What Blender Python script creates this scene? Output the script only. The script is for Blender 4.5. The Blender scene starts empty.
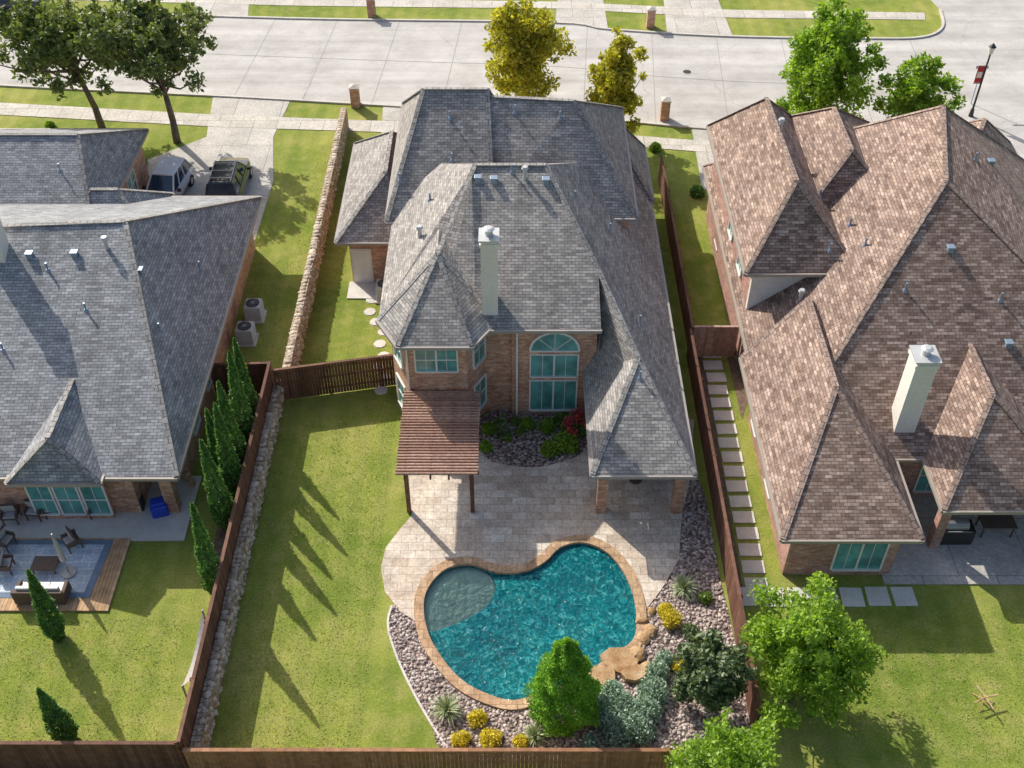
import bpy, math, random
import numpy as np
from mathutils import Vector, Matrix
random.seed(7); np.random.seed(7)
S_, C_, F_, H_ = 0.6845, 0.7290, 1100.0, 36.0
def G(u, v, z=0.0):
    """survey: drone-photo measurement -> world ground coordinates (metres) at height z"""
    t=(v-384)/F_; k=(H_-z)/(S_+t*C_)
    return ((u-512)/F_*k, k*(C_-t*S_))
def GL(l, z=0.0): return [G(a,b,z) for a,b in l]

scene=bpy.context.scene
# ------------------------------------------------------------------ materials
def newmat(name):
    m=bpy.data.materials.new(name); m.use_nodes=True
    nt=m.node_tree; bs=nt.nodes['Principled BSDF']
    return m,nt,bs
def c4(c): return (c[0],c[1],c[2],1)
def N(nt,t,**kw):
    n=nt.nodes.new(t)
    for k,v in kw.items(): setattr(n,k,v)
    return n
def coordnode(nt,kind):
    if kind=='pos': return N(nt,'ShaderNodeNewGeometry').outputs['Position']
    if kind=='uv':
        return N(nt,'ShaderNodeUVMap').outputs['UV']
    return N(nt,'ShaderNodeTexCoord').outputs['Object']
def ramp(nt,fac,stops):
    r=N(nt,'ShaderNodeValToRGB'); e=r.color_ramp.elements
    e[0].position=stops[0][0]; e[0].color=c4(stops[0][1])
    e[1].position=stops[-1][0]; e[1].color=c4(stops[-1][1])
    for p,c in stops[1:-1]:
        x=e.new(p); x.color=c4(c)
    nt.links.new(fac,r.inputs[0]); return r.outputs[0]
def noise(nt,co,scale,detail=4,rough=.6):
    n=N(nt,'ShaderNodeTexNoise'); n.inputs['Scale'].default_value=scale
    n.inputs['Detail'].default_value=detail; n.inputs['Roughness'].default_value=rough
    nt.links.new(co,n.inputs['Vector']); return n.outputs['Fac']
def mix(nt,fac,a,b,mode='MIX'):
    m=N(nt,'ShaderNodeMix',data_type='RGBA',blend_type=mode)
    for s,v in ((m.inputs[0],fac),(m.inputs[6],a),(m.inputs[7],b)):
        if isinstance(v,(int,float)): s.default_value=v
        elif isinstance(v,tuple): s.default_value=c4(v)
        else: nt.links.new(v,s)
    return m.outputs[2]
def bump(nt,bs,h,strength,dist):
    b=N(nt,'ShaderNodeBump'); b.inputs['Strength'].default_value=strength
    b.inputs['Distance'].default_value=dist
    nt.links.new(h,b.inputs['Height']); nt.links.new(b.outputs[0],bs.inputs['Normal'])
def m_noise(name,stops,scale,rough=.85,bmp=.4,bscale=None,coord='pos',scale2=None,amt2=.35,dist=.03):
    m,nt,bs=newmat(name); co=coordnode(nt,coord)
    col=ramp(nt,noise(nt,co,scale),stops)
    f2=noise(nt,co,scale2 or scale*9,3)
    g=ramp(nt,f2,[(.3,(1-amt2,)*3),(.7,(1+amt2*.3,)*3)])
    col=mix(nt,1.0,col,g,'MULTIPLY')
    nt.links.new(col,bs.inputs['Base Color']); bs.inputs['Roughness'].default_value=rough
    bump(nt,bs,f2,bmp,dist); return m
def m_brick(name,c1,c2,mortar,bw,bh,ms=.012,rough=.85,coord='uv',vary=.35,bias=0.0,nscale=.7,bmp=.5,dist=.02,extra=None,fine=.72,streak=0):
    m,nt,bs=newmat(name); co=coordnode(nt,coord)
    b=N(nt,'ShaderNodeTexBrick'); nt.links.new(co,b.inputs['Vector'])
    b.inputs['Color1'].default_value=c4(c1); b.inputs['Color2'].default_value=c4(c2)
    b.inputs['Mortar'].default_value=c4(mortar); b.inputs['Scale'].default_value=1
    b.inputs['Mortar Size'].default_value=ms; b.inputs['Brick Width'].default_value=bw
    b.inputs['Row Height'].default_value=bh; b.inputs['Bias'].default_value=bias
    col=b.outputs['Color']
    if extra:
        b2=N(nt,'ShaderNodeTexBrick'); nt.links.new(co,b2.inputs['Vector'])
        b2.inputs['Color1'].default_value=(1,1,1,1); b2.inputs['Color2'].default_value=c4(extra)
        b2.inputs['Mortar'].default_value=(1,1,1,1); b2.inputs['Scale'].default_value=1
        b2.inputs['Mortar Size'].default_value=0; b2.inputs['Brick Width'].default_value=bw*1.37
        b2.inputs['Row Height'].default_value=bh; b2.offset=.37
        col=mix(nt,1.0,col,b2.outputs['Color'],'MULTIPLY')
    pos=coordnode(nt,'pos')
    n1=noise(nt,pos,nscale,5,.65); n2=noise(nt,pos,9,3)
    col=mix(nt,1.0,col,ramp(nt,n1,[(.3,(1-vary,)*3),(.7,(1.1,)*3)]),'MULTIPLY')
    col=mix(nt,1.0,col,ramp(nt,n2,[(.3,(fine,)*3),(.7,(1.15,)*3)]),'MULTIPLY')
    if streak:
        mp=N(nt,'ShaderNodeMapping'); mp.inputs['Scale'].default_value=(1.6,.16,1); nt.links.new(co,mp.inputs['Vector'])
        col=mix(nt,1.0,col,ramp(nt,noise(nt,mp.outputs[0],1.0,4,.7),[(.35,(1-streak,)*3),(.6,(1.04,)*3)]),'MULTIPLY')
    nt.links.new(col,bs.inputs['Base Color']); bs.inputs['Roughness'].default_value=rough
    inv=N(nt,'ShaderNodeMath',operation='SUBTRACT'); inv.inputs[0].default_value=1
    nt.links.new(b.outputs['Fac'],inv.inputs[1]); bump(nt,bs,inv.outputs[0],bmp,dist)
    return m
def m_leaf(name,dark,light,trans=.3,nscale=1.2):
    m,nt,bs=newmat(name)
    g=N(nt,'ShaderNodeNewGeometry')
    n=noise(nt,g.outputs['Position'],nscale,3)
    a=N(nt,'ShaderNodeMath',operation='ADD'); nt.links.new(n,a.inputs[0]); nt.links.new(g.outputs['Random Per Island'],a.inputs[1])
    h=N(nt,'ShaderNodeMath',operation='MULTIPLY'); nt.links.new(a.outputs[0],h.inputs[0]); h.inputs[1].default_value=.5
    col=ramp(nt,h.outputs[0],[(.22,dark),(.78,light)])
    nt.links.new(col,bs.inputs['Base Color']); bs.inputs['Roughness'].default_value=.55
    tr=N(nt,'ShaderNodeBsdfTranslucent'); nt.links.new(mix(nt,1.0,col,(1.6,1.6,.6),'MULTIPLY'),tr.inputs['Color'])
    ms=N(nt,'ShaderNodeMixShader'); ms.inputs[0].default_value=trans
    nt.links.new(bs.outputs[0],ms.inputs[1]); nt.links.new(tr.outputs[0],ms.inputs[2])
    nt.links.new(ms.outputs[0],nt.nodes['Material Output'].inputs[0]); return m
def m_island(name,c1,c2,rough=.8,nscale=3,bmp=.3):
    m,nt,bs=newmat(name); g=N(nt,'ShaderNodeNewGeometry')
    col=ramp(nt,g.outputs['Random Per Island'],[(0,c1),(1,c2)])
    n=noise(nt,g.outputs['Position'],nscale,5)
    col=mix(nt,1.0,col,ramp(nt,n,[(.3,(.6,)*3),(.7,(1.15,)*3)]),'MULTIPLY')
    nt.links.new(col,bs.inputs['Base Color']); bs.inputs['Roughness'].default_value=rough
    bump(nt,bs,n,bmp,.02); return m
def m_plain(name,c,rough=.5,metal=0,coat=0):
    m,nt,bs=newmat(name); co=coordnode(nt,'pos')
    n=noise(nt,co,2.5,4); col=mix(nt,1.0,c,ramp(nt,n,[(.3,(.88,)*3),(.7,(1.05,)*3)]),'MULTIPLY')
    nt.links.new(col,bs.inputs['Base Color']); bs.inputs['Roughness'].default_value=rough
    bs.inputs['Metallic'].default_value=metal; bs.inputs['Coat Weight'].default_value=coat
    return m

def m_grass():
    m,nt,bs=newmat('lawn_grass'); co=coordnode(nt,'pos')
    big=ramp(nt,noise(nt,co,.16,6,.65),[(.34,(.18,.25,.045)),(.5,(.29,.335,.075)),(.66,(.41,.40,.125))])
    mid=noise(nt,co,1.1,6,.72)
    col=mix(nt,ramp(nt,mid,[(.45,(0,0,0)),(.72,(.65,.65,.65))]),big,(.47,.41,.18))
    col=mix(nt,ramp(nt,noise(nt,co,.5,6,.75),[(.48,(0,0,0)),(.7,(.7,.7,.7))]),col,(.16,.235,.04))
    w=N(nt,'ShaderNodeTexWave'); w.wave_type='BANDS'; w.bands_direction='X'
    w.inputs['Scale'].default_value=.28; w.inputs['Distortion'].default_value=1.2; w.inputs['Detail'].default_value=3
    nt.links.new(co,w.inputs['Vector'])
    col=mix(nt,1.0,col,ramp(nt,w.outputs['Fac'],[(.3,(.92,.95,.92)),(.7,(1.03,1.03,1.0))]),'MULTIPLY')
    f=noise(nt,co,12,5,.75)
    col=mix(nt,1.0,col,ramp(nt,f,[(.3,(.55,.62,.5)),(.7,(1.25,1.2,1.1))]),'MULTIPLY')
    nt.links.new(col,bs.inputs['Base Color']); bs.inputs['Roughness'].default_value=.95
    bs.inputs['Specular IOR Level'].default_value=.1
    bump(nt,bs,f,.6,.06); return m
M={}
M['grass']=m_grass()
def m_road():
    m,nt,bs=newmat('road_concrete'); co=coordnode(nt,'pos')
    mp=N(nt,'ShaderNodeMapping'); mp.inputs['Rotation'].default_value=(0,0,.09); mp.inputs['Scale'].default_value=(.05,.7,1); nt.links.new(co,mp.inputs['Vector'])
    col=ramp(nt,noise(nt,mp.outputs[0],1.0,5,.6),[(.3,(.45,.43,.41)),(.7,(.62,.60,.57))])
    n=noise(nt,co,.5,6,.7); col=mix(nt,1.0,col,ramp(nt,n,[(.3,(.80,.79,.78)),(.6,(1.03,1.03,1.03))]),'MULTIPLY')
    f=noise(nt,co,9,3); col=mix(nt,1.0,col,ramp(nt,f,[(.3,(.9,.9,.9)),(.7,(1.04,1.04,1.04))]),'MULTIPLY')
    v=N(nt,'ShaderNodeTexVoronoi',feature='DISTANCE_TO_EDGE'); v.inputs['Scale'].default_value=.11
    dn=N(nt,'ShaderNodeTexNoise'); dn.inputs['Scale'].default_value=.8; nt.links.new(co,dn.inputs['Vector'])
    ad=N(nt,'ShaderNodeVectorMath',operation='ADD'); nt.links.new(co,ad.inputs[0]); nt.links.new(dn.outputs['Color'],ad.inputs[1]); nt.links.new(ad.outputs[0],v.inputs['Vector'])
    col=mix(nt,1.0,col,ramp(nt,v.outputs['Distance'],[(.001,(.78,.77,.75)),(.004,(1,1,1))]),'MULTIPLY')
    nt.links.new(col,bs.inputs['Base Color']); bs.inputs['Roughness'].default_value=.9; bump(nt,bs,f,.2,.02); return m
M['concrete']=m_road()
M['walk']=m_brick('sidewalk_concrete',(.58,.54,.47),(.66,.62,.56),(.36,.34,.3),1.5,1.5,.02,coord='pos',vary=.2)
M['kerb']=m_noise('kerb_concrete',[(.3,(.54,.51,.46)),(.7,(.68,.64,.58))],.8,amt2=.2)
M['drive']=m_brick('driveway_concrete',(.56,.53,.48),(.62,.59,.54),(.32,.30,.27),3.0,3.0,.02,coord='pos',vary=.28,nscale=.5)
M['joint']=m_plain('joint_tar',(.27,.26,.25),.9)
M['shingG']=m_brick('grey_shingles',(.34,.315,.295),(.57,.535,.50),(.14,.135,.13),.31,.14,.010,vary=.2,extra=(.70,.70,.72),bmp=.6,fine=.78,streak=.14)
M['shingL']=m_brick('slate_grey_shingles',(.32,.33,.345),(.53,.54,.555),(.14,.14,.15),.31,.14,.010,vary=.22,extra=(.70,.71,.73),bmp=.6,fine=.78,streak=.14)
M['shingB']=m_brick('brown_shingles',(.31,.205,.16),(.62,.47,.39),(.16,.11,.09),.31,.14,.010,vary=.22,extra=(.52,.48,.47),bmp=.7,fine=.75,streak=.12)
M['capG']=m_brick('grey_ridge_caps',(.35,.33,.31),(.46,.44,.42),(.16,.16,.16),.3,.3,.02)
M['capB']=m_brick('brown_ridge_caps',(.36,.26,.21),(.46,.34,.28),(.16,.11,.1),.3,.3,.02)
M['brick']=m_brick('red_brick',(.68,.30,.16),(.86,.52,.34),(.70,.60,.50),.24,.085,.012,extra=(.74,.62,.58))
M['brickR']=m_brick('pink_brick',(.56,.25,.18),(.70,.40,.32),(.62,.52,.46),.24,.085,.012,extra=(.72,.62,.60))
M['cream']=m_noise('cream_siding',[(.3,(.78,.74,.67)),(.7,(.85,.82,.76))],1.0,amt2=.1)
M['white']=m_plain('white_trim',(.80,.78,.73),.55)
M['fascia']=m_plain('painted_fascia',(.38,.33,.28),.6)
M['fasciaG']=m_plain('grey_gutter',(.36,.33,.31),.5)
M['trav']=m_brick('travertine_pavers',(.86,.77,.66),(.68,.57,.46),(.44,.37,.30),.61,.41,.010,coord='pos',vary=.25,nscale=1.3,extra=(.86,.81,.77),bmp=.25)
M['coping']=m_brick('coping_stone',(.52,.32,.18),(.68,.47,.29),(.3,.2,.13),.4,.4,.01,coord='pos',vary=.35,nscale=3)
M['fence']=m_island('stained_cedar_fence',(.12,.048,.030),(.21,.10,.062),nscale=4)
M['fenceB']=m_island('orange_cedar_fence',(.30,.14,.065),(.42,.21,.11),nscale=4)
M['perg']=m_island('pergola_wood',(.35,.20,.15),(.53,.35,.28),nscale=6)
M['wood']=m_island('deck_wood',(.50,.30,.15),(.66,.44,.26),nscale=3)
M['bark']=m_noise('tree_bark',[(.3,(.13,.10,.075)),(.7,(.26,.2,.155))],6,bmp=.8)
M['paver']=m_noise('stepping_stone_concrete',[(.3,(.60,.57,.53)),(.7,(.74,.71,.66))],1.5,amt2=.15)
M['mulch']=m_noise('mulch_soil',[(.3,(.12,.08,.055)),(.7,(.27,.19,.13))],5,bmp=.8)
M['black']=m_plain('black_metal',(.03,.03,.03),.5)
M['grey']=m_plain('grey_metal',(.35,.36,.37),.45,.3)
M['lgrey']=m_plain('light_grey_metal',(.58,.59,.60),.45,.2)
M['blue']=m_plain('blue_cover',(.02,.07,.55),.5)
M['bluegrey']=m_plain('blue_grey_metal',(.28,.36,.46),.4,.3)
M['red']=m_plain('red_fabric',(.5,.03,.03),.7)
M['tyre']=m_plain('tyre_rubber',(.02,.02,.02),.8)
M['carW']=m_plain('white_car_paint',(.76,.78,.82),.25,0,.8)
M['carK']=m_plain('black_car_paint',(.03,.04,.055),.22,.2,.8)
M['cush']=m_plain('cushion_grey',(.45,.43,.41),.9)
M['rug']=m_brick('outdoor_rug',(.50,.60,.72),(.66,.74,.82),(.78,.82,.86),.7,.35,.03,coord='pos')
M['rugB']=m_noise('rug_border',[(.3,(.16,.22,.32)),(.7,(.24,.32,.42))],2)
M['wicker']=m_plain('brown_wicker',(.13,.09,.07),.8)
def m_glass(name,c,rough=.08):
    m,nt,bs=newmat(name); co=coordnode(nt,'pos')
    n=noise(nt,co,1.1,2); col=ramp(nt,n,[(.35,tuple(x*.5 for x in c)),(.65,c)])
    nt.links.new(col,bs.inputs['Base Color']); bs.inputs['Roughness'].default_value=rough
    bs.inputs['Specular IOR Level'].default_value=.9; return m
M['glass']=m_glass('teal_window_glass',(.14,.44,.41))  # turquoise reflections and aqua blinds put into the pane's base colour
M['cglass']=m_glass('car_glass',(.04,.08,.13),.05)
def m_gravel():
    m,nt,bs=newmat('river_gravel'); co=coordnode(nt,'pos')
    v=N(nt,'ShaderNodeTexVoronoi'); v.inputs['Scale'].default_value=8; nt.links.new(co,v.inputs['Vector'])
    sep=N(nt,'ShaderNodeSeparateColor'); nt.links.new(v.outputs['Color'],sep.inputs[0])
    col=ramp(nt,sep.outputs[0],[(0,(.22,.165,.155)),(.35,(.44,.33,.30)),(.7,(.57,.45,.42)),(1,(.78,.70,.64))])
    d=ramp(nt,v.outputs['Distance'],[(.25,(1,1,1)),(.75,(.25,.22,.2))])
    nt.links.new(mix(nt,1.0,col,d,'MULTIPLY'),bs.inputs['Base Color']); bs.inputs['Roughness'].default_value=.8
    iv=N(nt,'ShaderNodeMath',operation='SUBTRACT'); iv.inputs[0].default_value=1; nt.links.new(v.outputs['Distance'],iv.inputs[1])
    bump(nt,bs,iv.outputs[0],1,.08); return m
M['gravel']=m_gravel()
M['rock']=m_island('river_rock',(.24,.18,.165),(.68,.58,.52),nscale=5)
M['boulder']=m_noise('sandstone_boulder',[(.3,(.36,.19,.08)),(.5,(.54,.34,.17)),(.7,(.64,.48,.31))],2.2,bmp=.8,dist=.05)
M['stone']=m_brick('limestone_rubble',(.76,.64,.49),(.54,.42,.30),(.34,.26,.19),.42,.22,.03,vary=.35,nscale=1.5,extra=(.82,.72,.64),bmp=.9,dist=.04)
M['capstone']=m_island('wall_cap_stone',(.42,.33,.24),(.78,.68,.54),nscale=5)
def m_plaster():
    m,nt,bs=newmat('pool_plaster'); co=coordnode(nt,'pos')
    v=N(nt,'ShaderNodeTexNoise'); v.inputs['Scale'].default_value=2.2; v.inputs['Detail'].default_value=4; v.inputs['Distortion'].default_value=1.5
    nt.links.new(co,v.inputs['Vector'])
    nt.links.new(ramp(nt,v.outputs['Fac'],[(.35,(.05,.30,.34)),(.65,(.12,.46,.48))]),bs.inputs['Base Color'])
    bs.inputs['Roughness'].default_value=.7; return m
M['plaster']=m_plaster()
M['shelf']=m_noise('pool_shelf_plaster',[(.3,(.54,.60,.53)),(.7,(.66,.71,.63))],3,amt2=.12)
def m_water():
    m,nt,bs=newmat('pool_water'); nt.nodes.remove(bs); co=coordnode(nt,'pos')
    w=N(nt,'ShaderNodeTexNoise'); w.inputs['Scale'].default_value=4.2; w.inputs['Detail'].default_value=4; w.inputs['Distortion'].default_value=1.3
    nt.links.new(co,w.inputs['Vector'])
    b=N(nt,'ShaderNodeBump'); b.inputs['Strength'].default_value=.8; b.inputs['Distance'].default_value=.12
    nt.links.new(w.outputs['Fac'],b.inputs['Height'])
    tp=N(nt,'ShaderNodeBsdfTransparent'); tp.inputs['Color'].default_value=(.42,.86,.90,1)
    gl=N(nt,'ShaderNodeBsdfGlossy'); gl.inputs['Roughness'].default_value=.04; nt.links.new(b.outputs[0],gl.inputs['Normal'])
    fr=N(nt,'ShaderNodeFresnel'); fr.inputs['IOR'].default_value=1.33; nt.links.new(b.outputs[0],fr.inputs['Normal'])
    big=noise(nt,co,.35,2)
    c1=ramp(nt,w.outputs['Fac'],[(.34,(.0,.13,.16)),(.48,(.005,.21,.25)),(.58,(.015,.32,.35)),(.70,(.14,.55,.56))])  # brightest stops paint sky glints and caustic ripples into the water colour
    c1=mix(nt,1.0,c1,ramp(nt,big,[(.35,(.65,.78,.85)),(.65,(1.2,1.1,1.05))]),'MULTIPLY')
    df=N(nt,'ShaderNodeBsdfDiffuse'); nt.links.new(c1,df.inputs['Color'])
    nt.links.new(b.outputs[0],df.inputs['Normal'])
    a=N(nt,'ShaderNodeMixShader'); a.inputs[0].default_value=.6; nt.links.new(tp.outputs[0],a.inputs[1]); nt.links.new(df.outputs[0],a.inputs[2])
    c=N(nt,'ShaderNodeMixShader'); nt.links.new(fr.outputs[0],c.inputs[0]); nt.links.new(a.outputs[0],c.inputs[1]); nt.links.new(gl.outputs[0],c.inputs[2])
    nt.links.new(c.outputs[0],nt.nodes['Material Output'].inputs[0]); return m
M['water']=m_water()
def m_shallow():
    m,nt,bs=newmat('shallow_water'); nt.nodes.remove(bs); co=coordnode(nt,'pos')
    b=N(nt,'ShaderNodeBump'); b.inputs['Strength'].default_value=.5; b.inputs['Distance'].default_value=.08
    nt.links.new(noise(nt,co,4),b.inputs['Height'])
    tp=N(nt,'ShaderNodeBsdfTransparent'); tp.inputs['Color'].default_value=(.72,.90,.88,1)
    gl=N(nt,'ShaderNodeBsdfGlossy'); gl.inputs['Roughness'].default_value=.04; nt.links.new(b.outputs[0],gl.inputs['Normal'])
    fr=N(nt,'ShaderNodeFresnel'); nt.links.new(b.outputs[0],fr.inputs['Normal']); fr.inputs['IOR'].default_value=1.33
    c=N(nt,'ShaderNodeMixShader'); nt.links.new(fr.outputs[0],c.inputs[0]); nt.links.new(tp.outputs[0],c.inputs[1]); nt.links.new(gl.outputs[0],c.inputs[2])
    nt.links.new(c.outputs[0],nt.nodes['Material Output'].inputs[0]); return m
M['shallow']=m_shallow()
M['lf_oak']=m_leaf('oak_leaves',(.07,.11,.03),(.26,.32,.11),.3)
M['lf_yel']=m_leaf('yellowing_leaves',(.20,.22,.02),(.62,.57,.08),.42)
M['lf_grn']=m_leaf('fresh_green_leaves',(.10,.20,.02),(.38,.55,.07),.42)
M['lf_mid']=m_leaf('green_leaves',(.08,.15,.03),(.29,.40,.08),.3)
M['lf_cyp']=m_leaf('cypress_leaves',(.05,.14,.03),(.19,.36,.08),.3)
M['lf_cone']=m_leaf('arborvitae_leaves',(.07,.22,.015),(.29,.54,.045),.3,2.5)
M['lf_mag']=m_leaf('magnolia_leaves',(.04,.09,.03),(.22,.28,.14),.15)
M['lf_jun']=m_leaf('juniper_leaves',(.16,.26,.20),(.40,.52,.42),.15,3)
M['lf_gold']=m_leaf('golden_shrub_leaves',(.42,.36,.02),(.80,.68,.07),.25,3)
M['lf_agave']=m_leaf('ornamental_grass_blades',(.24,.30,.16),(.55,.60,.38),.15,3)
M['lf_red']=m_leaf('red_flowers',(.42,.03,.05),(.75,.12,.16),.15,3)
M['lf_dry']=m_leaf('dry_leaves',(.2,.1,.04),(.45,.32,.14),.1,3)
M['lf_turf']=m_leaf('turf_blades',(.15,.21,.035),(.42,.42,.13),.25,.6)

# ------------------------------------------------------------------ geometry helpers
def empty(name,loc=(0,0,0)):
    e=bpy.data.objects.new(name,None); e.location=loc; e.empty_display_size=.5
    scene.collection.objects.link(e); return e
def link(ob,parent):
    scene.collection.objects.link(ob)
    if parent is not None:
        ob.parent=parent; ob.matrix_parent_inverse=Matrix.Translation(-Vector(parent.location))
def set_uv(me):
    uv=me.uv_layers.new(name='UVMap')
    nl=len(me.loops); arr=np.zeros((nl,2))
    for p in me.polygons:
        n=p.normal
        if abs(n.z)>.995: t=Vector((1,0,0))
        else: t=Vector((0,0,1)).cross(n).normalized()
        b=n.cross(t)
        for li in p.loop_indices:
            co=me.vertices[me.loops[li].vertex_index].co
            arr[li]=(co.dot(t)+100,co.dot(b)+100)
    uv.data.foreach_set('uv',arr.ravel())
class B:
    def __init__(s): s.v=[]; s.f=[]; s.mi=[]
    def poly(s,pts,mi=0):
        i=len(s.v); s.v+= [tuple(p) for p in pts]; s.f.append(tuple(range(i,i+len(pts)))); s.mi.append(mi)
    def fbox(s,o,r,n,u,u0,u1,d0,d1,v0,v1,mi=0):
        o,r,n,u=map(Vector,(o,r,n,u)); i=len(s.v)
        for d in (d0,d1):
            for (a,b) in ((u0,v0),(u1,v0),(u1,v1),(u0,v1)):
                s.v.append(tuple(o+r*a+n*d+u*b))
        for q in ((0,1,2,3),(7,6,5,4),(0,4,5,1),(1,5,6,2),(2,6,7,3),(3,7,4,0)):
            s.f.append(tuple(i+k for k in q)); s.mi.append(mi)
    def box(s,x0,x1,y0,y1,z0,z1,mi=0):
        s.fbox((0,0,0),(1,0,0),(0,1,0),(0,0,1),x0,x1,y0,y1,z0,z1,mi)
    def rbox(s,c,dx,dy,z0,z1,ang=0,mi=0):
        r=(math.cos(ang),math.sin(ang),0); n=(-math.sin(ang),math.cos(ang),0)
        s.fbox((c[0],c[1],0),r,n,(0,0,1),-dx/2,dx/2,-dy/2,dy/2,z0,z1,mi)
    def beam(s,p,q,w,h,mi=0,up=(0,0,1)):
        p=Vector(p);q=Vector(q);d=(q-p); L=d.length; d.normalize()
        r=d.cross(Vector(up)); 
        if r.length<1e-4: r=Vector((1,0,0))
        r.normalize(); u=r.cross(d)
        s.fbox(p,r,d,u,-w/2,w/2,0,L,-h/2,h/2,mi)
    def cyl(s,p,q,r0,r1,n=8,mi=0,cap=True):
        p=Vector(p);q=Vector(q);d=(q-p).normalized(); a=d.orthogonal().normalized(); b=d.cross(a); i=len(s.v)
        for c,r in ((p,r0),(q,r1)):
            for k in range(n):
                t=2*math.pi*k/n; s.v.append(tuple(c+a*r*math.cos(t)+b*r*math.sin(t)))
        for k in range(n):
            s.f.append((i+k,i+(k+1)%n,i+n+(k+1)%n,i+n+k)); s.mi.append(mi)
        if cap:
            s.f.append(tuple(i+n+k for k in range(n))); s.mi.append(mi)
            s.f.append(tuple(i+n-1-k for k in range(n))); s.mi.append(mi)
    def rock(s,c,r,sq=.6,mi=0,n=7):
        i=len(s.v); ph=random.random()*6; rings=[(-.6,.7),(.1,1.0),(.75,.6)]
        ex=random.uniform(.75,1.3); ang=random.random()*3.14; ca,sa=math.cos(ang),math.sin(ang)
        for zz,rr in rings:
            for k in range(n):
                t=2*math.pi*k/n+ph; q=r*rr*random.uniform(.8,1.15)
                x,y=q*ex*math.cos(t),q/ex*math.sin(t)
                s.v.append((c[0]+x*ca-y*sa,c[1]+x*sa+y*ca,c[2]+zz*r*sq*random.uniform(.85,1.1)))
        s.v.append((c[0],c[1],c[2]+r*sq))
        for a in range(2):
            for k in range(n):
                s.f.append((i+a*n+k,i+a*n+(k+1)%n,i+(a+1)*n+(k+1)%n,i+(a+1)*n+k)); s.mi.append(mi)
        for k in range(n): s.f.append((i+2*n+k,i+2*n+(k+1)%n,i+3*n)); s.mi.append(mi)
    def make(s,name,mats,parent=None,uv=True,smooth=False,bevel=0,fix=False):
        if not isinstance(mats,(list,tuple)): mats=[mats]
        V=np.array(s.v,dtype=float); loc=Vector((0,0,0))
        if parent is None:
            c=(V.min(0)+V.max(0))/2; c[2]=V[:,2].min(); loc=Vector(c)
        me=bpy.data.meshes.new(name); me.from_pydata([tuple(v) for v in V],[],s.f)
        for m in mats: me.materials.append(m)
        if len(mats)>1: me.polygons.foreach_set('material_index',s.mi)
        if fix:
            import bmesh
            bm=bmesh.new(); bm.from_mesh(me); bmesh.ops.recalc_face_normals(bm,faces=bm.faces); bm.to_mesh(me); bm.free()
        if uv: set_uv(me)
        if smooth: me.polygons.foreach_set('use_smooth',[True]*len(me.polygons))
        if parent is None: me.transform(Matrix.Translation(-loc))
        me.update()
        ob=bpy.data.objects.new(name,me); ob.location=loc
        link(ob,parent)
        if bevel:
            md=ob.modifiers.new('bev','BEVEL'); md.width=bevel; md.segments=2; md.limit_method='ANGLE'
        return ob
def smoothc(pts,n=6,closed=True):
    out=[]; L=len(pts)
    for i in range(L if closed else L-1):
        g=lambda k: np.array(pts[k%L] if closed else pts[min(max(k,0),L-1)])
        p0,p1,p2,p3=g(i-1),g(i),g(i+1),g(i+2)
        for k in range(n):
            t=k/n
            out.append(tuple(.5*((2*p1)+(-p0+p2)*t+(2*p0-5*p1+4*p2-p3)*t*t+(-p0+3*p1-3*p2+p3)*t**3)))
    if not closed: out.append(tuple(pts[-1]))
    return out
def offset(pts,d):
    P=np.array(pts); nx=np.roll(P,-1,0)-np.roll(P,1,0); nx/=np.linalg.norm(nx,axis=1)[:,None]
    area=.5*np.sum(P[:,0]*np.roll(P[:,1],-1)-np.roll(P[:,0],-1)*P[:,1])
    nrm=np.stack([nx[:,1],-nx[:,0]],1)*(1 if area>0 else -1)
    return [tuple(p) for p in P+nrm*d]
def flat(name,outline,z,mat,holes=(),thick=0,parent=None):
    cu=bpy.data.curves.new('tmp','CURVE'); cu.dimensions='2D'; cu.fill_mode='BOTH'; cu.extrude=thick/2
    for ring in [outline]+list(holes):
        sp=cu.splines.new('POLY'); sp.points.add(len(ring)-1); sp.use_cyclic_u=True
        for i,p in enumerate(ring): sp.points[i].co=(p[0],p[1],0,1)
    tmp=bpy.data.objects.new('tmp',cu); scene.collection.objects.link(tmp)
    dg=bpy.context.evaluated_depsgraph_get(); me=bpy.data.meshes.new_from_object(tmp.evaluated_get(dg))
    bpy.data.objects.remove(tmp); bpy.data.curves.remove(cu)
    me.name=name; me.materials.clear(); me.materials.append(mat)
    me.transform(Matrix.Translation((0,0,z-thick/2)))
    for u in list(me.uv_layers): me.uv_layers.remove(u)
    me.update(); set_uv(me)
    ob=bpy.data.objects.new(name,me); link(ob,parent); return ob
def strip(b,pts,w,z0,z1,mi=0):
    for i in range(len(pts)-1):
        p,q=pts[i],pts[i+1]; dx,dy=q[0]-p[0],q[1]-p[1]; L=math.hypot(dx,dy)
        if L<1e-5: continue
        b.rbox(((p[0]+q[0])/2,(p[1]+q[1])/2),L+.001,w,z0,z1,math.atan2(dy,dx),mi)
def leaves(name,P,size,mat,parent=None,up=.6,aspect=.55,jit=.35):
    n=len(P); P=np.asarray(P,dtype=float)
    nr=np.random.normal(size=(n,3)); nr[:,2]+=up; nr/=np.linalg.norm(nr,axis=1)[:,None]
    t=np.random.normal(size=(n,3)); t-=nr*np.sum(t*nr,1)[:,None]; t/=np.linalg.norm(t,axis=1)[:,None]
    b=np.cross(nr,t); s=(size*(1+jit*np.random.uniform(-1,1,n)))[:,None]
    V=np.stack([P-t*s,P+b*s*aspect,P+t*s,P-b*s*aspect],1).reshape(-1,3)
    return quads(name,V,mat,parent)
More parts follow.
